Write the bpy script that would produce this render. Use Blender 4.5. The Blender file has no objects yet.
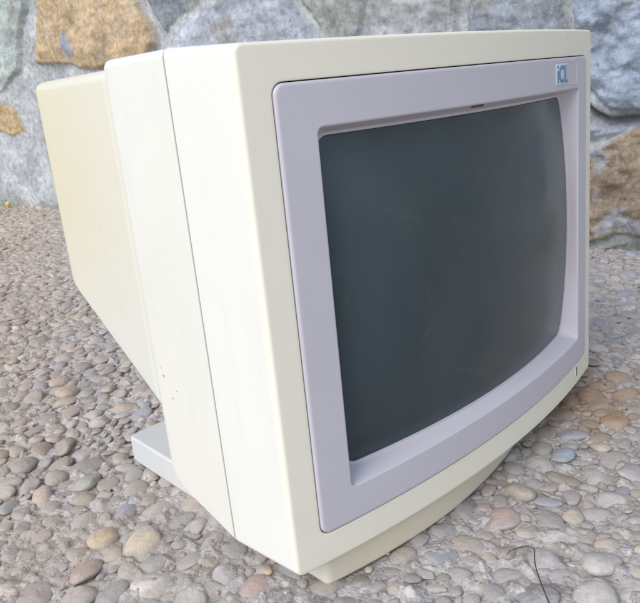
import bpy, bmesh, math, random
import numpy as np
from mathutils import Matrix, Vector
S = bpy.context.scene
col = S.collection
rng = np.random.default_rng(7)
random.seed(5)
D = bpy.data

# ------------------------------------------------------------------ helpers
def mesh_obj(name, verts, faces, mat, parent=None, smooth=True, mats=None):
    me = D.meshes.new(name)
    me.from_pydata([tuple(v) for v in verts], [], faces)
    me.update()
    bm = bmesh.new(); bm.from_mesh(me)
    bmesh.ops.recalc_face_normals(bm, faces=bm.faces)
    bm.to_mesh(me); bm.free()
    o = D.objects.new(name, me); col.objects.link(o)
    me.materials.append(mat)
    if smooth:
        me.polygons.foreach_set('use_smooth', [True] * len(me.polygons))
    if parent: o.parent = parent
    return o

def fast_obj(name, verts, faces, mat, nv):
    """faces: (n, nv) int array of equal-sized polygons"""
    me = D.meshes.new(name)
    me.vertices.add(len(verts)); me.vertices.foreach_set('co', np.asarray(verts, np.float32).ravel())
    n = len(faces)
    me.loops.add(n * nv); me.loops.foreach_set('vertex_index', np.asarray(faces, np.int32).ravel())
    me.polygons.add(n)
    me.polygons.foreach_set('loop_start', np.arange(n, dtype=np.int32) * nv)
    me.polygons.foreach_set('loop_total', np.full(n, nv, np.int32))
    me.polygons.foreach_set('use_smooth', np.ones(n, bool))
    me.update(calc_edges=True)
    me.materials.append(mat)
    o = D.objects.new(name, me); col.objects.link(o)
    return o

def color_attr(o, name, rgb):
    a = o.data.color_attributes.new(name, 'FLOAT_COLOR', 'POINT')
    c = np.ones((len(rgb), 4), np.float32); c[:, :rgb.shape[1]] = rgb
    a.data.foreach_set('color', c.ravel())

def tag(o, label=None, cat=None, group=None, kind=None):
    if label: o['label'] = label
    if cat: o['category'] = cat
    if group: o['group'] = group
    if kind: o['kind'] = kind

def hash2(ix, iy, seed):
    h = (ix.astype(np.int64) * 374761393 + iy.astype(np.int64) * 668265263 + seed * 974634777) & 0xffffffff
    h = ((h ^ (h >> 13)) * 1274126177) & 0xffffffff
    return ((h ^ (h >> 16)) & 0xffff) / 65535.0
def vnoise(x, y, seed=0):
    ix = np.floor(x); iy = np.floor(y); fx = x - ix; fy = y - iy
    fx = fx * fx * (3 - 2 * fx); fy = fy * fy * (3 - 2 * fy)
    a = hash2(ix, iy, seed); b = hash2(ix + 1, iy, seed); c = hash2(ix, iy + 1, seed); d = hash2(ix + 1, iy + 1, seed)
    return (a * (1 - fx) + b * fx) * (1 - fy) + (c * (1 - fx) + d * fx) * fy
def fbm(x, y, oct=4, seed=0):
    s = 0; a = 0.5; t = 0
    for i in range(oct):
        s = s + a * vnoise(x * 2 ** i + 17.3 * i, y * 2 ** i - 9.1 * i, seed + i); t += a; a *= 0.5
    return s / t
def sstep(a, b, x):
    t = np.clip((x - a) / (b - a), 0, 1); return t * t * (3 - 2 * t)

# ------------------------------------------------------------------ materials
class NT:
    def __init__(s, name):
        s.m = D.materials.new(name); s.m.use_nodes = True; s.t = s.m.node_tree
        s.b = s.t.nodes['Principled BSDF']; s.tc = s.n('ShaderNodeTexCoord')
    def n(s, typ, **kw):
        x = s.t.nodes.new(typ)
        for k, v in kw.items():
            if k.startswith('i_'): x.inputs[k[2:].replace('_', ' ')].default_value = v
            else: setattr(x, k, v)
        return x
    def l(s, a, b): s.t.links.new(a, b)
    def noise(s, scale, detail=4, rough=0.55, co='Object', dist=0.0):
        x = s.n('ShaderNodeTexNoise'); x.inputs['Scale'].default_value = scale
        x.inputs['Detail'].default_value = detail; x.inputs['Roughness'].default_value = rough
        x.inputs['Distortion'].default_value = dist
        s.l(s.tc.outputs[co], x.inputs['Vector']); return x.outputs['Fac']
    def ramp(s, fac, stops):
        r = s.n('ShaderNodeValToRGB'); e = r.color_ramp.elements
        while len(e) > 1: e.remove(e[0])
        e[0].position = stops[0][0]; e[0].color = (*stops[0][1], 1)
        for p, c in stops[1:]:
            q = e.new(p); q.color = (*c, 1)
        s.l(fac, r.inputs['Fac']); return r.outputs['Color']
    def mix(s, fac, a, b, mode='MIX'):
        m = s.n('ShaderNodeMix', data_type='RGBA', blend_type=mode)
        for i, v in ((0, fac), (6, a), (7, b)):
            if hasattr(v, 'is_output') or isinstance(v, bpy.types.NodeSocket): s.l(v, m.inputs[i])
            elif i == 0: m.inputs[0].default_value = v
            else: m.inputs[i].default_value = (*v, 1)
        return m.outputs[2]
    def math(s, op, a, b=0.0):
        m = s.n('ShaderNodeMath', operation=op)
        for i, v in ((0, a), (1, b)):
            if isinstance(v, bpy.types.NodeSocket): s.l(v, m.inputs[i])
            else: m.inputs[i].default_value = v
        return m.outputs[0]
    def bump(s, h, dist, strength=1.0, prev=None):
        b = s.n('ShaderNodeBump'); b.inputs['Strength'].default_value = strength
        b.inputs['Distance'].default_value = dist; s.l(h, b.inputs['Height'])
        if prev is not None: s.l(prev, b.inputs['Normal'])
        return b.outputs['Normal']

G3 = lambda v: (v, v, v)

def plastic(name, rgb, rough=0.42, dirt=0.06, yellow=None, spots=True, age_and_light=None, marks=()):
    k = NT(name)
    n1 = k.noise(9, 4); n2 = k.noise(60, 3)
    dark = tuple(c * (1 - dirt * 2) for c in rgb)
    c = k.mix(k.ramp(n1, [(0.35, G3(0)), (0.7, G3(1))]), rgb, tuple(c * (1 - dirt) for c in rgb))
    if yellow:
        c = k.mix(k.ramp(k.noise(4, 3), [(0.3, G3(0.2)), (0.7, G3(0.9))]), c, yellow)
    sep = k.n('ShaderNodeSeparateXYZ'); k.l(k.tc.outputs['Object'], sep.inputs[0])
    for (axis, v0, v1, rgb2) in (age_and_light or ()):      # age yellowing at the rear; painted warm and cool light on case and base
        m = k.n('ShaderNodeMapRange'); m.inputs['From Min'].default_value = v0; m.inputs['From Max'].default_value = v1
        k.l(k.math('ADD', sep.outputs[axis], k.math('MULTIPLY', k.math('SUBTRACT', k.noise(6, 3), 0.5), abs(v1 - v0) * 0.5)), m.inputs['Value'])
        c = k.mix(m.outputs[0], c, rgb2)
    for (mx, my, mz, mr) in marks:                # single dark scuff marks
        d = k.n('ShaderNodeVectorMath', operation='DISTANCE'); k.l(k.tc.outputs['Object'], d.inputs[0]); d.inputs[1].default_value = (mx, my, mz)
        c = k.mix(k.math('MULTIPLY', k.math('LESS_THAN', k.math('ADD', d.outputs['Value'], k.math('MULTIPLY', k.noise(700, 2), 0.001)), mr), 0.7), c, (0.12, 0.12, 0.12))
    if spots:   # small specks and scuffs of dirt
        v = k.n('ShaderNodeTexVoronoi'); v.inputs['Scale'].default_value = 42
        k.l(k.tc.outputs['Object'], v.inputs['Vector'])
        m = k.math('MULTIPLY', k.math('LESS_THAN', v.outputs['Distance'], 0.045), k.math('GREATER_THAN', k.noise(7, 2), 0.60))
        c = k.mix(k.math('MULTIPLY', m, 0.5), c, (0.16, 0.14, 0.11))
        # faint long smears
        w = k.n('ShaderNodeMapping'); w.inputs['Scale'].default_value = (1.0, 9.0, 2.2); w.inputs['Rotation'].default_value = (0.3, 0.1, 0.4)
        k.l(k.tc.outputs['Object'], w.inputs['Vector'])
        sn = k.n('ShaderNodeTexNoise'); sn.inputs['Scale'].default_value = 11; sn.inputs['Detail'].default_value = 6
        k.l(w.outputs[0], sn.inputs['Vector'])
        c = k.mix(k.ramp(sn.outputs['Fac'], [(0.55, G3(0)), (0.8, G3(0.35))]), c, dark)
    k.l(c, k.b.inputs['Base Color'])
    r = k.n('ShaderNodeMapRange'); r.inputs['To Min'].default_value = rough - 0.07; r.inputs['To Max'].default_value = rough + 0.1
    k.l(n2, r.inputs['Value']); k.l(r.outputs[0], k.b.inputs['Roughness'])
    b = k.bump(k.noise(1500, 2, 0.6), 0.00018, 0.32)       # moulded fine grain
    b = k.bump(k.noise(14, 2), 0.002, 0.12, b)            # the sheet is never perfectly flat
    k.l(b, k.b.inputs['Normal'])
    return k.m

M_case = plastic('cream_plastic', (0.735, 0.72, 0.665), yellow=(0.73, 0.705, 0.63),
                 age_and_light=[('Y', 0.0050, -0.0010, (0.84, 0.77, 0.62)), ])  # warm bounce light on the front face, painted into the colour
M_mid = plastic('cream_plastic_middle', (0.71, 0.695, 0.63), yellow=(0.705, 0.675, 0.585), marks=[(-.18, .1047, .0987, .0014), (-.18, .0985, .0852, .0012), (-.18, .0925, .0913, .0011), (-.18, .1060, .1040, .0010)])
M_rear = plastic('yellowed_plastic', (0.68, 0.65, 0.55), yellow=(0.67, 0.625, 0.50), age_and_light=[('Y', 0.11, 0.25, (0.665, 0.60, 0.43)), ('Z', 0.20, 0.09, (0.66, 0.645, 0.575))])
M_base = plastic('base_plastic', (0.61, 0.605, 0.58), dirt=0.12, age_and_light=[('Y', 0.10, 0.06, (0.66, 0.64, 0.58)), ('Y', 0.012, 0.0, (0.74, 0.645, 0.475))])  # cool skylight behind and warm bounce on the front lip, painted in
M_sur = plastic('lavender_grey_plastic', (0.565, 0.525, 0.55), rough=0.4, dirt=0.05)

k = NT('tube_glass')
n = k.noise(7, 5)
mp = k.n('ShaderNodeMapping'); mp.inputs['Scale'].default_value = (1.3, 1, 0.8); mp.inputs['Rotation'].default_value = (0, 0.35, 0)
k.l(k.tc.outputs['Object'], mp.inputs['Vector'])
dn = k.n('ShaderNodeTexNoise'); dn.inputs['Scale'].default_value = 9; dn.inputs['Detail'].default_value = 7
k.l(mp.outputs[0], dn.inputs['Vector'])
c = k.mix(k.ramp(n, [(0.3, G3(0)), (0.7, G3(1))]), (0.025, 0.043, 0.049), (0.034, 0.055, 0.060))
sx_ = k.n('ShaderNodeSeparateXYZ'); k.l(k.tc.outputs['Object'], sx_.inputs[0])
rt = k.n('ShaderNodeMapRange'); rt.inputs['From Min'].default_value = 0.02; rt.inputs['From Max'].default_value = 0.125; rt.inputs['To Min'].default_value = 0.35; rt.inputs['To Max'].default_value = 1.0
k.l(sx_.outputs['X'], rt.inputs['Value'])  # ramp for the pale reflection painted into the glass colour
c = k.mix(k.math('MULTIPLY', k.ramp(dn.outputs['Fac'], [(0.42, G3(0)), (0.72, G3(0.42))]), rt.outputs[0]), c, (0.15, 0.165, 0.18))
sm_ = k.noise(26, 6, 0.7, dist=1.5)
c = k.mix(k.math('MULTIPLY', k.ramp(sm_, [(0.58, G3(0)), (0.70, G3(0.25))]), rt.outputs[0]), c, (0.17, 0.18, 0.185))      # dust film, its rise to the right a painted reflection
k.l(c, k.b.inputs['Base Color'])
k.l(k.ramp(dn.outputs['Fac'], [(0.3, G3(0.16)), (0.8, G3(0.34))]), k.b.inputs['Roughness'])
k.b.inputs['IOR'].default_value = 1.5
M_glass = k.m

def simple(name, rgb, rough=0.5, var=0.2, sc=60):
    k = NT(name)
    c = k.mix(k.noise(sc, 3), tuple(x * (1 - var) for x in rgb), tuple(min(1, x * (1 + var)) for x in rgb))
    k.l(c, k.b.inputs['Base Color']); k.b.inputs['Roughness'].default_value = rough
    return k.m
M_badge = simple('badge_white', (0.56, 0.61, 0.66), 0.4, 0.05)
M_blue = simple('badge_blue', (0.085, 0.23, 0.35), 0.4, 0.15, 200)
M_dark = simple('dark_gap', (0.03, 0.028, 0.025), 0.7)
M_lens = simple('indicator_lens', (0.62, 0.66, 0.60), 0.3, 0.05)
M_brown = simple('brown_mark', (0.075, 0.05, 0.035), 0.6)
M_twig = simple('dry_stalk', (0.085, 0.043, 0.032), 0.6, 0.5, 300)

# ------------------------------------------------------------------ camera (solved from the photograph)
TILT = math.radians(1.3210652895)
LIFT = 0.02291895
cam_d = D.cameras.new('camera'); cam = D.objects.new('camera', cam_d); col.objects.link(cam)
Rw = Matrix(((0.6940682816964261, 0.266587238108667, -0.6687304874316434),
             (-0.7153766610453763, 0.15132786650528585, -0.6821554878841972),
             (-0.08065638954564794, 0.951856670563668, 0.2957421605535968)))
CAM = Vector((-0.3995335952505288, -0.25934060086360705, 0.2870867599992625))
cam.matrix_world = Matrix.Translation(CAM) @ Rw.to_4x4()
cam_d.sensor_fit = 'HORIZONTAL'; cam_d.sensor_width = 36.0
cam_d.lens = 725.922 / 640 * 36.0
cam_d.dof.use_dof = True; cam_d.dof.focus_distance = 0.5; cam_d.dof.aperture_fstop = 64
cam_d.clip_start = 0.01; cam_d.clip_end = 500
S.camera = cam

# ------------------------------------------------------------------ monitor
W = 0.36; B = 0.02002
MON = D.objects.new('crt_monitor', None); col.objects.link(MON)
MON.matrix_world = Matrix.Translation((0, 0, LIFT)) @ Matrix.Rotation(-TILT, 4, 'X')
MON.empty_display_size = 0.1
tag(MON, 'old cream cathode ray tube monitor with lavender grey screen surround, standing on pebble paving', 'monitor')

def rr(x0, x1, z0, z1, r, ns=10, nc=6):
    """rounded rectangle loop, constant vertex count 4*(ns+nc)"""
    P = []
    cs = [((x1 - r, z0 + r), -90), ((x1 - r, z1 - r), 0), ((x0 + r, z1 - r), 90), ((x0 + r, z0 + r), 180)]
    sides = [((x0 + r, z0), (x1 - r, z0)), ((x1, z0 + r), (x1, z1 - r)), ((x1 - r, z1), (x0 + r, z1)), ((x0, z1 - r), (x0, z0 + r))]
    for i in range(4):
        (a, b) = sides[i]
        for j in range(ns):
            t = j / ns; P.append((a[0] + (b[0] - a[0]) * t, a[1] + (b[1] - a[1]) * t))
        (cx, cz), a0 = cs[i]
        for j in range(nc):
            a_ = math.radians(a0 + 90 * j / nc); P.append((cx + r * math.cos(a_), cz + r * math.sin(a_)))
    return P

def loft(loops, closed=True, cap0=False, cap1=False):
    n = len(loops[0]); V = [p for L in loops for p in L]; F = []
    for i in range(len(loops) - 1):
        for j in range(n):
            a = i * n + j; b = i * n + (j + 1) % n
            F.append((a, b, b + n, a + n))
    if cap0: F.append(tuple(range(n))[::-1])
    if cap1: F.append(tuple(range((len(loops) - 1) * n, len(loops) * n)))
    return V, F

def front(x): return -B * (1 - (2 * x / W) ** 2)
def at_front(loop, off): return [(x, front(x) + off, z) for x, z in loop]
def flat(loop, y): return [(x, y, z) for x, z in loop]

def finish(o, thr=True):
    m = o.modifiers.new('weighted', 'WEIGHTED_NORMAL'); m.weight = 50; m.keep_sharp = True
    return o

NS, NC = 26, 6
H = 0.2815
hw = W / 2
PX, PZB, PZT = 0.1626, 0.0192, 0.2627
def case_loop(ins, top, bot=0.0, r=0.0045): return rr(-hw + ins, hw - ins, bot + ins, top - ins, max(r - ins, 0.0012), NS, NC)
L = [flat(case_loop(0.004, 0.2850), 0.0546), flat(case_loop(0.0012, 0.2850), 0.0548), flat(case_loop(0.0003, 0.2850), 0.0545), flat(case_loop(0, 0.2850), 0.0538)]
for t in (0.045, 0.03, 0.015, 0.006): L.append(flat(case_loop(0, 0.2815 + 0.0035 * t / 0.0548), t))
R = 0.0019
L.append([(x, front(x) + R + 0.0015, z) for x, z in case_loop(0, H)])
for a in (0, 18, 36, 54, 72, 90):
    a_ = math.radians(a)
    L.append(at_front(case_loop(R * (1 - math.cos(a_)), H), R * (1 - math.sin(a_))))
L.append(at_front(case_loop(R + 0.0012, H), 0))
hole = lambda ins, r=0.006: rr(-PX + ins, PX - ins, PZB + ins, PZT - ins, max(r - ins, .001), NS, NC)
L.append(at_front(hole(-0.0022, 0.006), 0)); L.append(at_front(hole(-0.0008), 0)); L.append(at_front(hole(-0.0004), 0.0003)); L.append(at_front(hole(-0.0004), 0.0045))
V, F = loft(L, cap0=True)
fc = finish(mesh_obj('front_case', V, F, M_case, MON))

# lavender surround
OX, OZB, OZT = 0.1400, 0.0407, 0.2401
GX, GZB, GZT, GD, GB, GBV = 0.1309, 0.04715, 0.2351, 0.02341, 0.0151, 0.00778
def glass_y(x, z):
    zc = (GZT + GZB) / 2; hz = (GZT - GZB) / 2
    q = max(0.0, 1 - (x / (GX + .006)) ** 2); v_ = max(-0.2, 1 - ((z - zc) / hz) ** 2)
    return GD - B - GB * (1 - (x / GX) ** 2) - GBV * v_ * (0.66 + 0.34 * min(1, q * 1.6))
opn = lambda ins, r=0.0035: rr(-OX + ins, OX - ins, OZB + ins, OZT - ins, max(r - ins, .0008), NS, NC)
def gl(e, r=0.007):      # outline of the tube face, its sides bowed outward
    return [(x * (1 + 0.058 * max(0, 1 - ((z - (GZT + GZB) / 2) / ((GZT - GZB) / 2)) ** 2)), z) for x, z in rr(-GX - e, GX + e, GZB - e, GZT + e, max(r + e, .001), NS, NC)]
L = [at_front(hole(0.0003), 0.0042), at_front(hole(0.0002), 0.0004)]
for a in (0, 22, 45, 68, 90):
    a_ = math.radians(a); L.append(at_front(hole(0.0002 + 0.0016 * (1 - math.cos(a_))), 0.0004 - 0.0014 * math.sin(a_)))
L.append(at_front(hole(0.0026), -0.001))
L.append(at_front(opn(-0.0012), -0.001)); L.append(at_front(opn(-0.0004), -0.0009)); L.append(at_front(opn(0.0), -0.0005)); L.append(at_front(opn(0.0003), 0.0001))
lo, lg = opn(0.0004), gl(0.0014)
def mixl(t, extra=0.0):
    out = []
    for (x, z), (x2, z2) in zip(lo, lg):
        out.append((x + (x2 - x) * t, (front(x) + 0.0004) * (1 - t) + (glass_y(x2, z2) - 0.0008) * t + extra, z + (z2 - z) * t))
    return out
L += [mixl(0.05), mixl(0.5), mixl(0.96), mixl(1.0)]
L.append([(x, glass_y(x, z) - 0.0009, z) for x, z in gl(0.0009)])      # small flat lip round the glass
L.append([(x, glass_y(x, z) - 0.0009, z) for x, z in gl(0.0002)])
L.append([(x, glass_y(x, z) - 0.0006, z) for x, z in gl(0.0)])
L.append([(x, glass_y(x, z) + 0.002, z) for x, z in gl(0.0)])
V, F = loft(L)
sur = finish(mesh_obj('screen_surround', V, F, M_sur, MON))
# tube face
nx, nz = 60, 44
V = []; F = []
for j in range(nz + 1):
    for i in range(nx + 1):
        x = -GX - .0078 + (2 * GX + .0156) * i / nx; z = GZB - .003 + (GZT - GZB + .006) * j / nz
        V.append((x, glass_y(x, z), z))
for j in range(nz):
    for i in range(nx):
        a = j * (nx + 1) + i; F.append((a, a + 1, a + nx + 2, a + nx + 1))
nb = len(V)
V += [(x, y + 0.012, z) for x, y, z in V[:nb]]
F += [tuple(q + nb for q in f[::-1]) for f in F]
ed = [i for i in range(nx + 1)] + [j * (nx + 1) + nx for j in range(1, nz + 1)] + [nz * (nx + 1) + i for i in range(nx - 1, -1, -1)] + [j * (nx + 1) for j in range(nz - 1, 0, -1)]
for q in range(len(ed)):
    a, b = ed[q], ed[(q + 1) % len(ed)]; F.append((a, b, b + nb, a + nb))
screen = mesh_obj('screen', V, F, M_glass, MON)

# middle case
def mid_loop(ins, z0, z1=0.2848, r=0.0045): return rr(-hw + ins, hw - ins, z0 + ins, z1 - ins, r, NS, NC)
sec = [(0.0558, 0.006, 0.0004), (0.0557, 0.0008, 0.0004), (0.0558, 0.0002, 0.0004), (0.0563, 0, 0.0006), (0.070, 0, 0.0058), (0.085, 0, 0.0114), (0.098, 0, 0.0163),
       (0.1045, 0, 0.0194), (0.1090, 0, 0.0235), (0.1122, 0.0002, 0.0295), (0.1140, 0.0008, 0.037), (0.1149, 0.0018, 0.045), (0.1152, 0.0034, 0.050), (0.1153, 0.0044, 0.053)]
V, F = loft([flat(mid_loop(i, z), y) for y, i, z in sec], cap0=True, cap1=True)
finish(mesh_obj('middle_case', V, F, M_mid, MON))
V, F = loft([flat(rr(-hw + .0035, hw - .0035, .0045, .2812, .004, NS, NC), y) for y in (0.0540, 0.0568)], cap0=True, cap1=True)
mesh_obj('seam_shade', V, F, M_dark, MON)  # dark block painting the shade inside the gap between the cases
# rear housing
sec = []
for y in (0.1125, 0.1300, 0.1500, 0.1800, 0.2100, 0.2300, 0.2380):
    t = (y - 0.115) / (0.2445 - 0.115); sec.append((y, 0.1752 + (0.158 - 0.1752) * t, 0.0685 + 0.494 * (y - 0.123), 0.2806 + 0.001 * t))
sec += [(0.2455, 0.1580, 0.1300, 0.2815), (0.2495, 0.1568, 0.1350, 0.2812), (0.2525, 0.1543, 0.1415, 0.2795), (0.2542, 0.1508, 0.1485, 0.2765), (0.2548, 0.147, 0.1545, 0.273)]
V, F = loft([flat(rr(-w, w, z0, z1, 0.0065, NS, NC), y) for y, w, z0, z1 in sec], cap0=True, cap1=True)
finish(mesh_obj('rear_housing', V, F, M_rear, MON))
# swivel base: plate with a curved front lip, top edge rounded
def to_mon(p): return MON.matrix_world.inverted() @ Vector(p)
arc = [(-.155, .0037), (-.1204, -.0034), (-.0826, -.0085), (-.0558, -.0103), (-.0248, -.0097), (.0046, -.0072), (.0300, -.0035), (.0484, .0002), (.08, .0085), (.115, .019), (.146, .030)]
out = []
def cr(a, b, c_, d, t):
    return tuple(0.5 * (2 * b[i] + (c_[i] - a[i]) * t + (2 * a[i] - 5 * b[i] + 4 * c_[i] - d[i]) * t * t + (3 * b[i] - a[i] - 3 * c_[i] + d[i]) * t ** 3) for i in (0, 1))
for i in range(len(arc) - 1):
    a = arc[max(i - 1, 0)]; d = arc[min(i + 2, len(arc) - 1)]
    for q in range(5): out.append(cr(a, arc[i], arc[i + 1], d, q / 5))
out.append(arc[-1]); out += [(.1440, .12), (.1418, .2362), (.07, .2385), (0, .239), (-.07, .2385), (-.1428, .2362), (-.149, .12)]
def inset(poly, d):
    n = len(poly); R_ = []
    for i in range(n):
        p, q, r = Vector(poly[i - 1]), Vector(poly[i]), Vector(poly[(i + 1) % n])
        e1 = (q - p).normalized(); e2 = (r - q).normalized()
        n1 = Vector((-e1.y, e1.x)); n2 = Vector((-e2.y, e2.x)); m = (n1 + n2); m = m / max(m.length_squared / 2, 0.3)
        R_.append(tuple(q + m * d))
    return R_
def round_corners(poly, r=0.004):
    R_ = []; n = len(poly)
    for i in range(n):
        p, q, s = Vector(poly[i - 1]), Vector(poly[i]), Vector(poly[(i + 1) % n])
        if (q - p).normalized().dot((s - q).normalized()) < 0.8:
            a = q + (p - q).normalized() * r; b = q + (s - q).normalized() * r
            for t in (0, .25, .5, .75, 1): R_.append(tuple(a * (1 - t) ** 2 + q * 2 * t * (1 - t) + b * t * t))
        else: R_.append(tuple(q))
    return R_
out = round_corners(out)
BH = 0.0222
L = []
for z, d in ((0.0, 0.002), (0.0006, 0.0004), (0.002, 0), (BH - 0.002, 0), (BH - 0.0009, 0.0004), (BH - 0.0002, 0.0011), (BH, 0.0022)):
    L.append([tuple(to_mon((x, y, z))) for x, y in inset(out, d)])
V, F = loft(L, cap0=True, cap1=True)
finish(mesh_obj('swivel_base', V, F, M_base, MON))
# pivot neck between base and case, mostly hidden under the case
L = []
for z, r in ((BH - 0.001, 0.060), (BH + 0.006, 0.056), (BH + 0.022, 0.066), (BH + 0.05, 0.085), (BH + 0.09, 0.095)):
    L.append([tuple(to_mon((r * math.cos(a * math.pi / 20), 0.145 + r * math.sin(a * math.pi / 20) * 0.8, z))) for a in range(40)])
V, F = loft(L, cap0=True, cap1=True)
mesh_obj('pivot_neck', V, F, M_base, MON)

# badge: shallow recessed frame + white sticker + letters
def plate(name, x0, x1, z0, z1, y0, y1, mat, parent, r=0.0008, curve=True):
    lp = rr(x0, x1, z0, z1, r, 8, 4)
    li = rr(x0 + .0003, x1 - .0003, z0 + .0003, z1 - .0003, r, 8, 4)
    L = [[(x, front(x) + y0, z) for x, z in lp], [(x, front(x) + y1 + 0.0002, z) for x, z in lp], [(x, front(x) + y1, z) for x, z in li]]
    V, F = loft(L, cap0=True, cap1=True)
    return mesh_obj(name, V, F, mat, parent)
# raised rim strips of the badge recess
bx0, bx1, bz0, bz1 = 0.0895, 0.1358, 0.2430, 0.2600
lo_ = rr(bx0, bx1, bz0, bz1, .0015, 8, 4); li_ = rr(bx0 + .0008, bx1 - .0008, bz0 + .0008, bz1 - .0008, .001, 8, 4)
V, F = loft([[(x, front(x) - .0008, z) for x, z in lo_], [(x, front(x) - .0012, z) for x, z in rr(bx0 + .0003, bx1 - .0003, bz0 + .0003, bz1 - .0003, .0013, 8, 4)], [(x, front(x) - .00115, z) for x, z in li_], [(x, front(x) - .00085, z) for x, z in rr(bx0 + .001, bx1 - .001, bz0 + .001, bz1 - .001, .001, 8, 4)]])
badge = mesh_obj('badge_frame', V, F, M_sur, MON)
badge_w = plate('badge', 0.0910, 0.1145, 0.2442, 0.2586, -.0009, -.00135, M_badge, badge)
def strokes(name, polys, mat, parent, off=-.00165):
    V = []; F = []
    for P in polys:
        b = len(V); n = len(P)
        V += [(x, front(x) + off + .0004, z) for x, z in P]; V += [(x, front(x) + off, z) for x, z in P]
        F.append(tuple(b + n + i for i in range(n))); F.append(tuple(b + i for i in range(n))[::-1])
        for i in range(n): F.append((b + i, b + (i + 1) % n, b + n + (i + 1) % n, b + n + i))
    return mesh_obj(name, V, F, mat, parent, smooth=False)
P = []
X = lambda u: 0.0922 + u * 0.0205          # letter frame -> panel coordinates
Z = lambda v: 0.2457 + v * 0.0115
def seg(a, b, w):
    a = Vector((X(a[0]), Z(a[1]))); b = Vector((X(b[0]), Z(b[1]))); d = (b - a).normalized(); n_ = Vector((-d.y, d.x)) * w / 2
    P.append([tuple(a - n_), tuple(b - n_), tuple(b + n_), tuple(a + n_)])
# i: a stem broken into short dashes with a dot over it
for v in (0.00, 0.18, 0.36, 0.54): seg((0.07, v), (0.07, v + 0.155), 0.0020)
seg((0.07, 0.86), (0.07, 1.0), 0.0019)
# C: ring opening towards the right
ring = []; inn = []
for i in range(25):
    a = math.radians(48 + i * (264) / 24)
    ring.append((X(0.47) + 0.0062 * math.cos(a), Z(0.5) + 0.0060 * math.sin(a))); inn.append((X(0.47) + 0.0040 * math.cos(a), Z(0.5) + 0.0038 * math.sin(a)))
for i in range(24): P.append([ring[i], ring[i + 1], inn[i + 1], inn[i]])
# L joined to the C
seg((0.77, 1.0), (0.77, 0.10), 0.0022); seg((0.72, 0.06), (1.0, 0.06), 0.0016)
strokes('logo', P, M_blue, badge_w)
# power indicator slot, low at the right of the front
pl = plate('indicator_slot', 0.1376, 0.1394, 0.0085, 0.0155, .001, -.0006, M_dark, MON, .0006)
plate('indicator_lens', 0.1352, 0.1374, 0.0085, 0.0155, .001, -.0006, M_lens, pl, .0006)
# small latch notch in the upper edge of the screen opening
plate('latch_notch', -0.0185, -0.0085, 0.2385, 0.2397, .003, -.0004, M_brown, sur, .0004)
# chip in the top edge
V = [(0.1050, front(.105) - .00015, 0.2772), (0.1092, front(.109) - .00015, 0.2770), (0.1100, front(.11) - .00008, 0.2788), (0.1082, front(.108) - .00012, 0.2800), (0.1040, front(.104) + .0001, 0.2790)]
V += [(x, y + 0.0006, z) for x, y, z in V]
mesh_obj('edge_chip', V, [(0, 1, 2, 3, 4), (9, 8, 7, 6, 5)] + [(i, (i + 1) % 5, (i + 1) % 5 + 5, i + 5) for i in range(5)], simple('chip_white', (0.85, 0.83, 0.78), 0.6), MON, smooth=False)

# ------------------------------------------------------------------ ground
def grid_axis(lo, hi, step, far_lo, far_hi):
    a = list(np.arange(lo, hi + step / 2, step)); s = step
    x = a[0]; L_ = []
    while x > far_lo: s *= 1.35; x -= s; L_.append(x)
    s = step; x = a[-1]; R_ = []
    while x < far_hi: s *= 1.35; x += s; R_.append(x)
    return np.array(L_[::-1] + a + R_)
def ground_h(x, y):
    return (fbm(x * 7, y * 7, 3, 3) - .5) * 0.009 + (fbm(x * 60, y * 60, 3, 9) - .5) * 0.0052
def refine(ax, lo, hi, n):
    out = []
    for p, q in zip(ax[:-1], ax[1:]):
        out.append(p)
        if lo <= p < hi: out += [p + (q - p) * t / n for t in range(1, n)]
    return np.array(out + [ax[-1]])
gx_ = refine(grid_axis(-0.75, 0.62, 0.005, -60, 60), -0.45, 0.32, 3); gy_ = refine(grid_axis(-0.65, 2.0, 0.005, -60, 60), -0.32, 0.40, 3)
XX, YY = np.meshgrid(gx_, gy_)
fade = sstep(-1.6, -0.75, XX) * (1 - sstep(0.9, 1.6, XX)) * sstep(-1.4, -0.6, YY) * (1 - sstep(2.2, 3.2, YY))
lift = 0.0003 - 0.0011 * (1 - sstep(0.0, 0.45, YY)) + 0.0012 * sstep(0.52, 0.7, fbm(XX * 5, YY * 5, 3, 77))
hz_ = (ground_h(XX, YY) + (fbm(XX * 210, YY * 210, 2, 12) - .5) * 0.0042 + np.clip(fbm(XX * 110, YY * 110, 3, 14) - .55, 0, 1) * 0.012) * fade - 0.0032 + lift
bd_ = np.maximum(np.abs(XX) - 0.160, np.maximum(-0.018 - YY, YY - 0.245))      # ground lowered to clear the foot and to put a shade line under it
hz_ = np.where(bd_ < 0.012, np.minimum(hz_, -0.0020 + 0.0040 * np.clip(bd_ / 0.012, 0, 1)), hz_)
nyg, nxg = XX.shape
idx = np.arange(nyg * nxg).reshape(nyg, nxg)
quads = np.stack([idx[:-1, :-1], idx[:-1, 1:], idx[1:, 1:], idx[1:, :-1]], -1).reshape(-1, 4)

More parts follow.
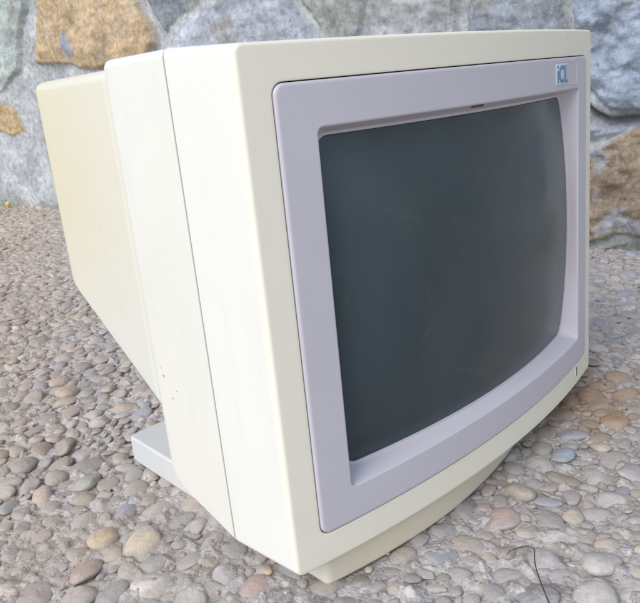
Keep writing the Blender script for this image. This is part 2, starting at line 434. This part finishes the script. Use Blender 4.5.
k = NT('pebbled_mortar')
base = k.ramp(k.noise(75, 7, 0.7), [(0.3, (0.15, 0.12, 0.10)), (0.46, (0.40, 0.36, 0.335)), (0.64, (0.62, 0.595, 0.57))])
v = k.n('ShaderNodeTexVoronoi'); v.inputs['Scale'].default_value = 380
wn = k.n('ShaderNodeTexNoise'); wn.inputs['Scale'].default_value = 150; wn.inputs['Detail'].default_value = 4; k.l(k.tc.outputs['Object'], wn.inputs['Vector'])
wa = k.n('ShaderNodeVectorMath', operation='MULTIPLY_ADD'); wa.inputs[1].default_value = (.003, .003, .003); k.l(wn.outputs['Color'], wa.inputs[0]); k.l(k.tc.outputs['Object'], wa.inputs[2]); k.l(wa.outputs[0], v.inputs['Vector'])
sp = k.n('ShaderNodeSeparateColor'); k.l(v.outputs['Color'], sp.inputs[0])
grit = k.ramp(sp.outputs[0], [(0.0, (0.12, 0.11, 0.10)), (0.3, (0.27, 0.24, 0.22)), (0.7, (0.50, 0.47, 0.44)), (1.0, (0.72, 0.70, 0.67))])
c = k.mix(k.math('MULTIPLY', k.math('MULTIPLY', k.math('LESS_THAN', v.outputs['Distance'], 0.45), k.math('GREATER_THAN', k.noise(90, 3), 0.5)), 0.7), base, grit)
fl = k.ramp(k.noise(4.5, 4), [(0.4, G3(0)), (0.66, G3(0.55))])
c = k.mix(fl, c, (0.33, 0.285, 0.235))
# beyond the laid pebbles the paving is carried by the surface pattern alone
v2 = k.n('ShaderNodeTexVoronoi'); v2.inputs['Scale'].default_value = 42; k.l(k.tc.outputs['Object'], v2.inputs['Vector'])
s2 = k.n('ShaderNodeSeparateColor'); k.l(v2.outputs['Color'], s2.inputs[0])
peb = k.ramp(s2.outputs[0], [(0, (0.20, 0.19, 0.19)), (0.4, (0.34, 0.31, 0.28)), (0.7, (0.40, 0.33, 0.27)), (1, (0.48, 0.46, 0.45))])
at = k.n('ShaderNodeAttribute', attribute_name='tint'); sa = k.n('ShaderNodeSeparateColor'); k.l(at.outputs['Color'], sa.inputs[0])
pm = k.math('MULTIPLY', k.math('LESS_THAN', v2.outputs['Distance'], 0.5), sa.outputs[0])
c = k.mix(pm, c, peb)
def warm_tint(k, c, amount):
    se = k.n('ShaderNodeSeparateXYZ'); k.l(k.tc.outputs['Object'], se.inputs[0])
    t = k.math('ADD', k.math('MULTIPLY', se.outputs['X'], -1.9), k.math('ADD', se.outputs['Y'], k.math('MULTIPLY', k.noise(5, 4), 0.35)))
    m = k.n('ShaderNodeMapRange'); m.inputs['From Min'].default_value = 0.58; m.inputs['From Max'].default_value = 0.95; k.l(t, m.inputs['Value'])
    c2 = k.mix(1.0, c, (1.10, 0.93, 0.72), 'MULTIPLY')
    c = k.mix(k.math('MULTIPLY', m.outputs[0], amount), c, c2)
    # browner under the right-hand end of the monitor
    d = k.n('ShaderNodeVectorMath', operation='DISTANCE'); k.l(k.tc.outputs['Object'], d.inputs[0]); d.inputs[1].default_value = (0.165, 0.010, 0)
    m2 = k.n('ShaderNodeMapRange'); m2.inputs['From Min'].default_value = 0.085; m2.inputs['From Max'].default_value = 0.02
    k.l(k.math('ADD', d.outputs['Value'], k.math('MULTIPLY', k.math('SUBTRACT', k.noise(30, 4), 0.5), 0.08)), m2.inputs['Value'])
    return k.mix(k.math('MULTIPLY', m2.outputs[0], 0.6), c, k.mix(1.0, c, (0.88, 0.60, 0.34), 'MULTIPLY'))
c = warm_tint(k, c, 0.5)
k.l(c, k.b.inputs['Base Color']); k.b.inputs['Roughness'].default_value = 0.9
b1 = k.bump(k.noise(210, 5, 0.62), 0.0022, 0.8)
b2 = k.bump(v.outputs['Distance'], 0.0009, 0.6, b1)
k.l(b2, k.b.inputs['Normal'])
ground = fast_obj('ground', np.stack([XX, YY, hz_], -1).reshape(-1, 3), quads, k.m, 4)
tag(ground, kind='structure')
color_attr(ground, 'tint', np.repeat((1 - fade.reshape(-1, 1)), 3, 1))

# pebbles set in the mortar (uncountable: one object)
PAL = [((0.33, 0.32, 0.335), 5), ((0.27, 0.265, 0.285), 4), ((0.40, 0.385, 0.375), 5), ((0.36, 0.32, 0.27), 5), ((0.43, 0.37, 0.30), 4),
       ((0.37, 0.285, 0.26), 3.2), ((0.50, 0.485, 0.47), 2.2), ((0.29, 0.25, 0.275), 2.2), ((0.215, 0.265, 0.345), 1.9), ((0.22, 0.205, 0.19), 1.6), ((0.42, 0.35, 0.26), 0.9), ((0.36, 0.285, 0.265), 1.2), ((0.30, 0.31, 0.27), 1.5)]
pw = np.array([p[1] for p in PAL]); pw = pw / pw.sum(); pc = np.array([p[0] for p in PAL])
cell = 0.02; gridd = {}
pebs = []
def wall_x(y): return 0.4558 + (1.9265 - y) * 0.11383
def inside_view(x, y):
    return -0.72 < x < wall_x(y) + 0.005 and -0.62 < y < 2.0
def try_add(x, y, a, b, th, gap):
    ci, cj = int(math.floor(x / cell)), int(math.floor(y / cell))
    for i in range(ci - 2, ci + 3):
        for j in range(cj - 2, cj + 3):
            for (x2, y2, a2, b2, t2) in gridd.get((i, j), ()):
                dx = x - x2; dy = y - y2; d2 = dx * dx + dy * dy
                if d2 > 0.0011: continue
                d = math.sqrt(d2); ph = math.atan2(dy, dx)
                c1 = math.cos(ph - th); s1 = math.sin(ph - th); r1 = a * b / math.sqrt((b * c1) ** 2 + (a * s1) ** 2)
                c2 = math.cos(ph - t2); s2 = math.sin(ph - t2); r2 = a2 * b2 / math.sqrt((b2 * c2) ** 2 + (a2 * s2) ** 2)
                sup = 0.5 * (r1 + r2) + 0.5 * 0.5 * (math.sqrt((a * c1) ** 2 + (b * s1) ** 2) + math.sqrt((a2 * c2) ** 2 + (b2 * s2) ** 2) + 0) * 1.0
                lim = 0.55 * (r1 + r2) + 0.45 * (math.sqrt((a * c1) ** 2 + (b * s1) ** 2) + math.sqrt((a2 * c2) ** 2 + (b2 * s2) ** 2))
                if d < lim + gap: return False
    gridd.setdefault((ci, cj), []).append((x, y, a, b, th)); pebs.append((x, y, a, b, th)); return True
R2 = random.Random(11)
for (n_try, smin, smax) in ((420, .0125, .0155), (9000, .0095, .0125), (42000, .0070, .0095), (75000, .0050, .0070), (75000, .0033, .0050), (60000, .0018, .0033)):
    for _ in range(n_try):
        x = R2.uniform(-0.72, 0.68); y = R2.uniform(-0.62, 2.0)
        if not inside_view(x, y): continue
        if smax < .005 and math.hypot(x + .4, y + .26) > 1.15: continue
        # some bare patches of mortar
        if smax > .0075 and math.sin(x * 23 + 1.3) * math.sin(y * 19 + x * 7) > 0.80: continue
        a = R2.uniform(smin, smax); asp = R2.uniform(0.55, 0.92)
        if y > 1.4 and smax > .015: continue
        # in the far left field the pebbles lie in rows
        th = R2.gauss(0.55, 0.5) if (x < 0.1 and y > 0.05) else R2.uniform(0, math.pi)
        try_add(x, y, a, a * asp, th, -0.0002 if smax > .004 else 0.0)
print('pebbles', len(pebs))
def ico(sub):
    bm = bmesh.new(); bmesh.ops.create_icosphere(bm, subdivisions=sub, radius=1.0)
    v = np.array([q.co[:] for q in bm.verts]); f = np.array([[w.index for w in fa.verts] for fa in bm.faces]); bm.free(); return v, f
ICO = {s: ico(s) for s in (1, 2, 3, 4)}
VV = []; FF = []; CC = []; off = 0
cx_, cy_ = CAM.x, CAM.y
for (x, y, a, b, th) in pebs:
    dist = math.hypot(x - cx_, y - cy_); px_ = a * 1160 / max(dist, .2)
    if z_ := 0: pass
    v, f = ICO[4 if px_ > 30 else 3 if px_ > 11 else 2 if px_ > 3.6 else 1]
    v = v.copy(); a *= 1.12; b *= 1.12
    # lumpy pebble: squashed, flattened in random directions, one end blunter
    for _ in range(5):
        d = rng.normal(size=3); d /= np.linalg.norm(d)
        pr = v @ d; lim = rng.uniform(0.62, 0.95)
        ex = np.clip(pr - lim, 0, None); v -= np.outer(ex * rng.uniform(.5, .85), d)
    q = rng.uniform(-.22, .22); v[:, 1] *= 1 + q * v[:, 0]
    wv = rng.normal(size=3) * 2.2; v *= (1 + 0.045 * np.sin(v @ wv + rng.uniform(0, 6)))[:, None]
    wv = rng.normal(size=3) * 5; v *= (1 + 0.018 * np.sin(v @ wv + rng.uniform(0, 6)))[:, None]
    h = b * rng.uniform(0.34, 0.55)
    P3 = v * np.array([a, b, h])
    tx, ty = rng.normal(0, .10, 2)
    P3[:, 2] += P3[:, 0] * tx + P3[:, 1] * ty
    c_, s_ = math.cos(th), math.sin(th)
    zc = -0.0030 + rng.uniform(-0.40, 0.18) * h + float(ground_h(np.array(x), np.array(y))) * 0.6
    # under the monitor's foot the stones lie low enough to carry it
    if -.18 < x < .18 and -.03 < y < .26: zc = min(zc, 0.0008 - h * 1.05)
    xx = P3[:, 0] * c_ - P3[:, 1] * s_ + x; yy = P3[:, 0] * s_ + P3[:, 1] * c_ + y; zz = P3[:, 2] + zc
    VV.append(np.stack([xx, yy, zz], 1)); FF.append(f + off); off += len(v)
    warm = float(sstep(0.42, 0.85, y - 1.9 * x + (fbm(np.array(x * 6.), np.array(y * 6.), 2, 31) - .5) * .3)) if x < 0.5 else 0.0
    cc = pc[rng.choice(len(PAL), p=pw)].copy() * rng.uniform(0.95, 1.5) * np.array([1.07, 1.0, 0.92])
    cc = cc * (1 - 0.5 * warm) + 0.5 * warm * cc.mean() * np.array([1.26, 1.02, 0.78])
    # browner stones under the right-hand end of the monitor
    w2 = math.exp(-((x - 0.17) ** 2 + (y - 0.02) ** 2) / 0.007)
    if rng.random() < w2: cc = np.array([0.34, 0.23, 0.12]) * rng.uniform(.7, 1.2)
    CC.append(np.repeat(cc[None], len(v), 0))
k = NT('pebble_stone')
at = k.n('ShaderNodeAttribute', attribute_name='tint')
v1 = k.ramp(k.noise(160, 5, 0.65), [(0.25, G3(0.78)), (0.75, G3(1.22))])
c = k.mix(1.0, at.outputs['Color'], v1, 'MULTIPLY')
vs = k.ramp(k.noise(55, 3, 0.6, dist=1.2), [(0.56, G3(0)), (0.66, G3(0.35))])
c = k.mix(vs, c, (0.27, 0.21, 0.17))
film = k.ramp(k.noise(62, 6, 0.72), [(0.50, G3(0)), (0.62, G3(0.72))])     # cement film left on the stones
c = k.mix(film, c, (0.45, 0.415, 0.39))
# worn mortar covers the low flanks of each stone
ge = k.n('ShaderNodeNewGeometry'); sx = k.n('ShaderNodeSeparateXYZ'); k.l(ge.outputs['Position'], sx.inputs[0])
mr = k.n('ShaderNodeMapRange'); mr.inputs['From Min'].default_value = 0.0012; mr.inputs['From Max'].default_value = -0.0016; k.l(k.math('ADD', sx.outputs['Z'], k.math('MULTIPLY', k.noise(240, 3), -0.002)), mr.inputs['Value'])
c = k.mix(k.math('MULTIPLY', mr.outputs[0], 0.6), c, (0.37, 0.335, 0.305))
c = warm_tint(k, c, 0.5)
k.l(c, k.b.inputs['Base Color']); k.b.inputs['Roughness'].default_value = 0.72
b1 = k.bump(k.noise(300, 5, 0.7), 0.0012, 0.7); b1 = k.bump(film, 0.0006, 0.7, b1)
k.l(b1, k.b.inputs['Normal'])
pebbles = fast_obj('pebbles', np.concatenate(VV), np.concatenate(FF), k.m, 3)
tag(pebbles, kind='stuff'); tag(pebbles, 'rounded grey, tan and pinkish pebbles bedded in the mortar paving', 'pebbles')
color_attr(pebbles, 'tint', np.concatenate(CC))

# ------------------------------------------------------------------ stone wall
A0 = np.array([0.45582449, 1.92651708, 0.0]); E0 = np.array([0.11309362, -0.99358434, 0.0]); N0 = -np.array([0.99358434, 0.11309362, 0.0])   # N0 points to the camera
f_ = 725.922; Rn = np.array(Rw); On = np.array(CAM)
def uv(px, py):
    d = Rn @ np.array([(px - 320) / f_, -(py - 301.5) / f_, -1.0]); t = (N0 @ (A0 - On)) / (N0 @ d); q = On + t * d
    return ((q - A0) @ E0, q[2])
# outline of each stone, traced off the wall face  (rgb, roughness, proud)
ST = [
 ([(-60, -60), (18, -60), (23, 8), (17, 30), (14, 70), (0, 96), (-60, 100)], (0.36, 0.40, 0.37), 0.5, 0.020),
 ([(33, 0), (32, -30), (118, -30), (135, 2), (150, 28), (156, 48), (140, 66), (90, 71), (32, 63), (34, 28)], (0.48, 0.35, 0.205), 1.0, 0.022),
 ([(-16, 103), (8, 106), (18, 119), (21, 131), (8, 137), (-16, 133)], (0.54, 0.37, 0.17), 0.8, 0.010),
 ([(166, 44), (186, 18), (214, 0), (214, -40), (282, -40), (292, 2), (322, 36), (325, 80), (170, 80)], (0.375, 0.39, 0.43), 1.2, 0.020),
 ([(136, -40), (205, -40), (197, 2), (170, 26), (160, 36), (142, 2)], (0.21, 0.23, 0.245), 1.0, 0.008),
 ([(292, -40), (362, -40), (359, 12), (352, 60), (332, 60), (300, 4)], (0.29, 0.30, 0.275), 1.0, 0.012),
 ([(370, -40), (462, -40), (452, 2), (457, 70), (366, 70), (364, 16)], (0.37, 0.37, 0.37), 1.3, 0.020),
 ([(470, -40), (556, -40), (566, 20), (560, 70), (466, 70), (462, 6)], (0.25, 0.27, 0.295), 1.2, 0.012),
 ([(573, -40), (720, -40), (720, 112), (640, 116), (606, 114), (578, 92), (566, 30)], (0.30, 0.345, 0.42), 1.9, 0.026),
 ([(570, 104), (600, 126), (628, 121), (720, 124), (720, 130), (640, 128), (616, 140), (574, 150)], (0.29, 0.33, 0.385), 1.6, 0.012),
 ([(556, 160), (586, 150), (612, 138), (640, 122), (720, 124), (720, 242), (556, 246)], (0.275, 0.205, 0.14), 1.7, 0.018),
 ([(560, 246), (622, 246), (622, 255), (560, 256)], (0.42, 0.43, 0.46), 1.0, 0.010),
 ([(627, 243), (720, 241), (720, 258), (630, 258)], (0.33, 0.20, 0.10), 1.0, 0.010),
]
polys = [np.array([uv(*p) for p in s[0]]) for s in ST]
def sdf_in(poly, U, V_):
    """signed distance, positive inside"""
    d = np.full(U.shape, 1e9); ins = np.zeros(U.shape, bool); n = len(poly)
    for i in range(n):
        x1, y1 = poly[i]; x2, y2 = poly[(i + 1) % n]
        ex, ey = x2 - x1, y2 - y1
        t = np.clip(((U - x1) * ex + (V_ - y1) * ey) / (ex * ex + ey * ey + 1e-12), 0, 1)
        d = np.minimum(d, np.hypot(U - x1 - t * ex, V_ - y1 - t * ey))
        cnd = ((y1 > V_) != (y2 > V_)) & (U < (x2 - x1) * (V_ - y1) / (y2 - y1 + 1e-12) + x1)
        ins ^= cnd
    return np.where(ins, d, -d)
ua = grid_axis(-0.15, 2.05, 0.0042, -2.6, 3.8); va = np.concatenate([np.arange(-0.03, 0.62, 0.0036), np.arange(0.62, 1.45, 0.010)])
U, Vv = np.meshgrid(ua, va)
wu = U + (fbm(U * 13, Vv * 13, 4, 21) - .5) * 0.030; wv_ = Vv + (fbm(U * 13, Vv * 13, 4, 41) - .5) * 0.026
best = np.full(U.shape, -1.0); col_ = np.zeros(U.shape + (3,)); rough_ = np.ones(U.shape); proud = np.zeros(U.shape)
for poly, (pp, c3, rg, pr_) in zip(polys, ST):
    d = sdf_in(poly, wu, wv_); m = d > best
    best = np.where(m, d, best); rough_ = np.where(m, rg, rough_); proud = np.where(m, pr_, proud)
    col_ = np.where(m[..., None], np.array(c3), col_)
traced = best.copy()
# the rest of the wall: irregular rubble
su, sv = [], []
for j in range(-1, 9):
    for i in range(-12, 20):
        su.append((i + .5 * (j % 2) + rng.uniform(-.33, .33)) * 0.25); sv.append((j + rng.uniform(-.33, .33)) * 0.19)
su = np.array(su); sv = np.array(sv)
F1 = np.full(U.shape, 9.); F2 = np.full(U.shape, 9.); I1 = np.zeros(U.shape, int)
for q in range(len(su)):
    d = np.hypot((wu - su[q]) * .8, wv_ - sv[q]); n1 = d < F1
    F2 = np.where(n1, F1, np.minimum(F2, d)); I1 = np.where(n1, q, I1); F1 = np.where(n1, d, F1)
dv = np.minimum((F2 - F1) / 2 - 0.014, -traced - 0.03)
WP = np.array([(0.34, 0.37, 0.42), (0.25, 0.27, 0.29), (0.46, 0.34, 0.20), (0.37, 0.38, 0.36), (0.30, 0.34, 0.40), (0.36, 0.27, 0.17)])
wc = WP[rng.integers(0, len(WP), len(su))] * rng.uniform(.85, 1.15, (len(su), 1))
m = (dv > 0) & (best < 0)
# left column below the first stones is bare mortar
m &= ~((U < 0.80) & (U > -0.35) & (Vv < 0.42))
best = np.where(m, dv, np.where(traced > 0, traced, -0.02 + 0 * traced))
col_ = np.where(m[..., None], wc[I1], col_); rough_ = np.where(m, 1.2, rough_); proud = np.where(m, 0.016, proud)
edge = sstep(0.0, 0.009, best)
body = sstep(0.0, 0.05, best)
n_lo = fbm(U * 9 + 3, Vv * 9, 4, 61) - .5; n_mid = fbm(U * 38, Vv * 46, 4, 71) - .5
rid = 1 - np.abs(fbm(U * 17 + Vv * 5, Vv * 30 + U * 3, 4, 81) * 2 - 1)
lay = fbm(U * 14, Vv * 70, 4, 91) - .5                     # bedding layers
h_st = proud * (0.55 * edge + 0.45 * body) + rough_ * (n_lo * 0.012 + n_mid * 0.0075 + (rid - .8) * 0.007 + lay * 0.005 + (U > 1.5) * (fbm(U * 70, Vv * 80, 3, 97) - .5) * 0.007)
h_mo = (fbm(U * 10, Vv * 10, 5, 31) - .5) * 0.022 + (fbm(U * 60, Vv * 60, 3, 35) - .5) * 0.006
hW = h_mo * (1 - edge) + h_st * edge
# deep crack under the big blue stone on the right
cu, cv = [], []
for p in ((560, 88), (590, 112), (606, 122), (640, 117), (720, 118)):
    a_, b_ = uv(*p); cu.append(a_); cv.append(b_)
cl = np.interp(U, cu, cv); near = (U > cu[0]) & (U < cu[-1])
crack = np.exp(-((Vv + (fbm(U * 20, Vv * 0 + 1, 3, 5) - .5) * .02 - cl) / 0.0065) ** 2) * near
hW = hW - 0.016 - crack * 0.030
# worn foot of the wall
foot = 1 - sstep(0.0, 0.05 - 0.032 * (U > 1.2), Vv + (fbm(U * 12, Vv * 12, 3, 55) - .5) * .05)
mort = np.array([0.62, 0.635, 0.64]) * (0.86 + 0.30 * fbm(U * 7, Vv * 7, 4, 13))[..., None]
vsn = (fbm(U * 24, Vv * 24, 5, 15))[..., None]
mort = mort * (0.72 + 0.55 * vsn)
col_ = col_ * 1.42
cst = col_ * (0.72 + 0.66 * fbm(U * 34, Vv * 46, 5, 17))[..., None]
cst *= (1 + 0.14 * (rid - .7))[..., None]
# mortar smears and pale lichen over the stones
sm = sstep(0.60, 0.74, fbm(U * 26, Vv * 34, 5, 19))[..., None] * (0.25 + 0.75 * (U > 1.0))[..., None]
cst = cst * (1 - .75 * sm) + sm * .75 * np.array([0.52, 0.56, 0.62])
rs = sstep(0.62, 0.72, fbm(U * 11 + 9, Vv * 13, 4, 23))[..., None]
cst = cst * (1 - .45 * rs) + rs * .45 * np.array([0.40, 0.34, 0.24])
# one bluish patch of mortar on the orange stone
pu, pv = uv(68, 46)
pt = np.exp(-(((wu - pu) / .022) ** 2 + ((wv_ - pv) / .032) ** 2) ** 2)[..., None]
cst = cst * (1 - pt) + pt * np.array([0.40, 0.44, 0.52])
ev = edge[..., None]
cw = mort * (1 - ev) + cst * ev
fd = (foot * .75)[..., None]
cw = cw * (0.70 + 0.60 * fbm(U * 18 + 4, Vv * 22, 5, 111))[..., None]
cw = cw * (1 - fd) + fd * np.array([0.30, 0.30, 0.25])
ck = (crack * .6)[..., None]; cw = cw * (1 - ck) + ck * np.array([0.12, 0.13, 0.15])
PW = A0 + U[..., None] * E0 + hW[..., None] * N0; PW[..., 2] = Vv
nv_, nu_ = U.shape; idx = np.arange(nv_ * nu_).reshape(nv_, nu_)
quads = np.stack([idx[:-1, :-1], idx[:-1, 1:], idx[1:, 1:], idx[1:, :-1]], -1).reshape(-1, 4)
# close the top, the ends and the back so that the wall is a solid
bd = np.concatenate([idx[0, :], idx[1:, -1], idx[-1, -2::-1], idx[-2:0:-1, 0]])
Pf = PW.reshape(-1, 3); back = Pf[bd] - N0 * 0.38; nb0 = len(Pf)
Pf = np.concatenate([Pf, back, [Pf.mean(0) - N0 * 0.38]])
nbd = len(bd); i_ = np.arange(nbd); j_ = (i_ + 1) % nbd
q2 = np.stack([bd[j_], bd[i_], nb0 + i_, nb0 + j_], -1)
k = NT('rubble_stone')
at = k.n('ShaderNodeAttribute', attribute_name='tint')
c = k.mix(1.0, at.outputs['Color'], k.ramp(k.noise(75, 7, 0.7), [(0.30, G3(0.62)), (0.5, G3(0.98)), (0.70, G3(1.34))]), 'MULTIPLY')
c = k.mix(k.ramp(k.noise(150, 6, 0.78), [(0.53, G3(0)), (0.64, G3(0.42))]), c, (0.58, 0.61, 0.64))
c = k.mix(k.ramp(k.noise(120, 5, 0.7, dist=.8), [(0.57, G3(0)), (0.68, G3(0.55))]), c, (0.17, 0.175, 0.18))
k.l(c, k.b.inputs['Base Color']); k.b.inputs['Roughness'].default_value = 0.92
b1 = k.bump(k.noise(90, 8, 0.78), 0.010, 0.9); b1 = k.bump(k.noise(520, 4, 0.7), 0.0015, 0.7, b1)
k.l(b1, k.b.inputs['Normal'])
wall = fast_obj('stone_wall', Pf, np.concatenate([quads, q2]), k.m, 4)
tag(wall, 'rough rubble stone wall of blue grey and orange stones behind the monitor', 'wall')
cwf = cw.reshape(-1, 3); color_attr(wall, 'tint', np.concatenate([cwf, cwf[bd], cwf[:1]]))

# ------------------------------------------------------------------ small loose things
def tube(name, pts, rad, mat):
    V = []; F = []; ns = 8; pts = [Vector(p) for p in pts]
    for i, p in enumerate(pts):
        d = (pts[min(i + 1, len(pts) - 1)] - pts[max(i - 1, 0)]).normalized()
        s = d.cross(Vector((0, 0, 1))).normalized(); u_ = s.cross(d)
        r = rad * (1 - 0.45 * i / len(pts)) * (1 + .12 * math.sin(i * 1.9))
        for q in range(ns):
            a = 2 * math.pi * q / ns; V.append(p + s * math.cos(a) * r + u_ * math.sin(a) * r)
    for i in range(len(pts) - 1):
        for q in range(ns): F.append((i * ns + q, i * ns + (q + 1) % ns, (i + 1) * ns + (q + 1) % ns, (i + 1) * ns + q))
    F.append(tuple(range(ns))); F.append(tuple(range((len(pts) - 1) * ns, len(pts) * ns)))
    return mesh_obj(name, V, F, mat)
def gpt(px, py, z):
    d = Rn @ np.array([(px - 320) / f_, -(py - 301.5) / f_, -1.0]); q = On + (z - On[2]) / d[2] * d; return q
ctrl = [gpt(px, py, z) for px, py, z in ((561, 640, .006), (553, 613, .0065), (547, 598, .007), (541, 583, .0075), (536, 568, .008), (534.5, 558, .0085), (534.5, 550, .009), (531, 547, .009), (524, 546, .0085), (516, 549, .008), (510, 551, .007), (506.5, 555, .006))]
pts = []
for i in range(len(ctrl) - 1):
    a = ctrl[max(i - 1, 0)]; d = ctrl[min(i + 2, len(ctrl) - 1)]; b = ctrl[i]; c_ = ctrl[i + 1]
    for q in range(4):
        t = q / 4; pts.append(0.5 * (2 * b + (c_ - a) * t + (2 * a - 5 * b + 4 * c_ - d) * t * t + (3 * b - a - 3 * c_ + d) * t ** 3))
pts.append(ctrl[-1])
tw = tube('twig', pts, 0.00044, M_twig)
tag(tw, 'thin dark brown hooked twig lying on the pebbles in front of the monitor', 'twig')

def lump(name, p, r, mat, seed):
    v, f = ico(3); g = np.random.default_rng(seed)
    for _ in range(4):
        d = g.normal(size=3); d /= np.linalg.norm(d); ex = np.clip(v @ d - g.uniform(.7, .95), 0, None); v -= np.outer(ex * .7, d)
    o = mesh_obj(name, v * np.array(r), [tuple(int(w) for w in q) for q in f], mat); o.location = p; return o
yp = gpt(15, 203.5, 0.006)
yl = lump('yellow_pebble', (yp[0] - .02, yp[1], 0.008), (.008, .008, .009), simple('yellow_stone', (0.60, 0.47, 0.16), .7, .25, 120), 4)
tag(yl, 'small yellow pebble at the foot of the stone wall, far left', 'pebble')

# ------------------------------------------------------------------ light
SUN_EL, SUN_AZ = math.radians(42), math.radians(187)    # direction the light comes from: azimuth counted from +x, counter-clockwise
sd = Vector((math.cos(SUN_EL) * math.cos(SUN_AZ), math.cos(SUN_EL) * math.sin(SUN_AZ), math.sin(SUN_EL)))
sl = D.lights.new('sun', 'SUN'); so = D.objects.new('sun', sl); col.objects.link(so)
sl.energy = 1.65; sl.angle = math.radians(50); sl.color = (1.0, 0.985, 0.96)
so.rotation_euler = sd.to_track_quat('Z', 'Y').to_euler(); so.location = sd * 5
w = D.worlds.new('World'); S.world = w; w.use_nodes = True
nt = w.node_tree; bg = nt.nodes['Background']; sky = nt.nodes.new('ShaderNodeTexSky')
sky.sky_type = 'NISHITA'; sky.sun_disc = False; sky.sun_elevation = SUN_EL
sky.sun_rotation = math.atan2(sd.x, sd.y); sky.dust_density = 1.0; sky.air_density = 1.0
nt.links.new(sky.outputs[0], bg.inputs[0]); bg.inputs[1].default_value = 0.14
S.view_settings.view_transform = 'Standard'; S.view_settings.look = 'None'
S.view_settings.gamma = 1; S.view_settings.use_curve_mapping = False
S.view_settings.exposure = 0.6
S.render.engine = 'CYCLES'
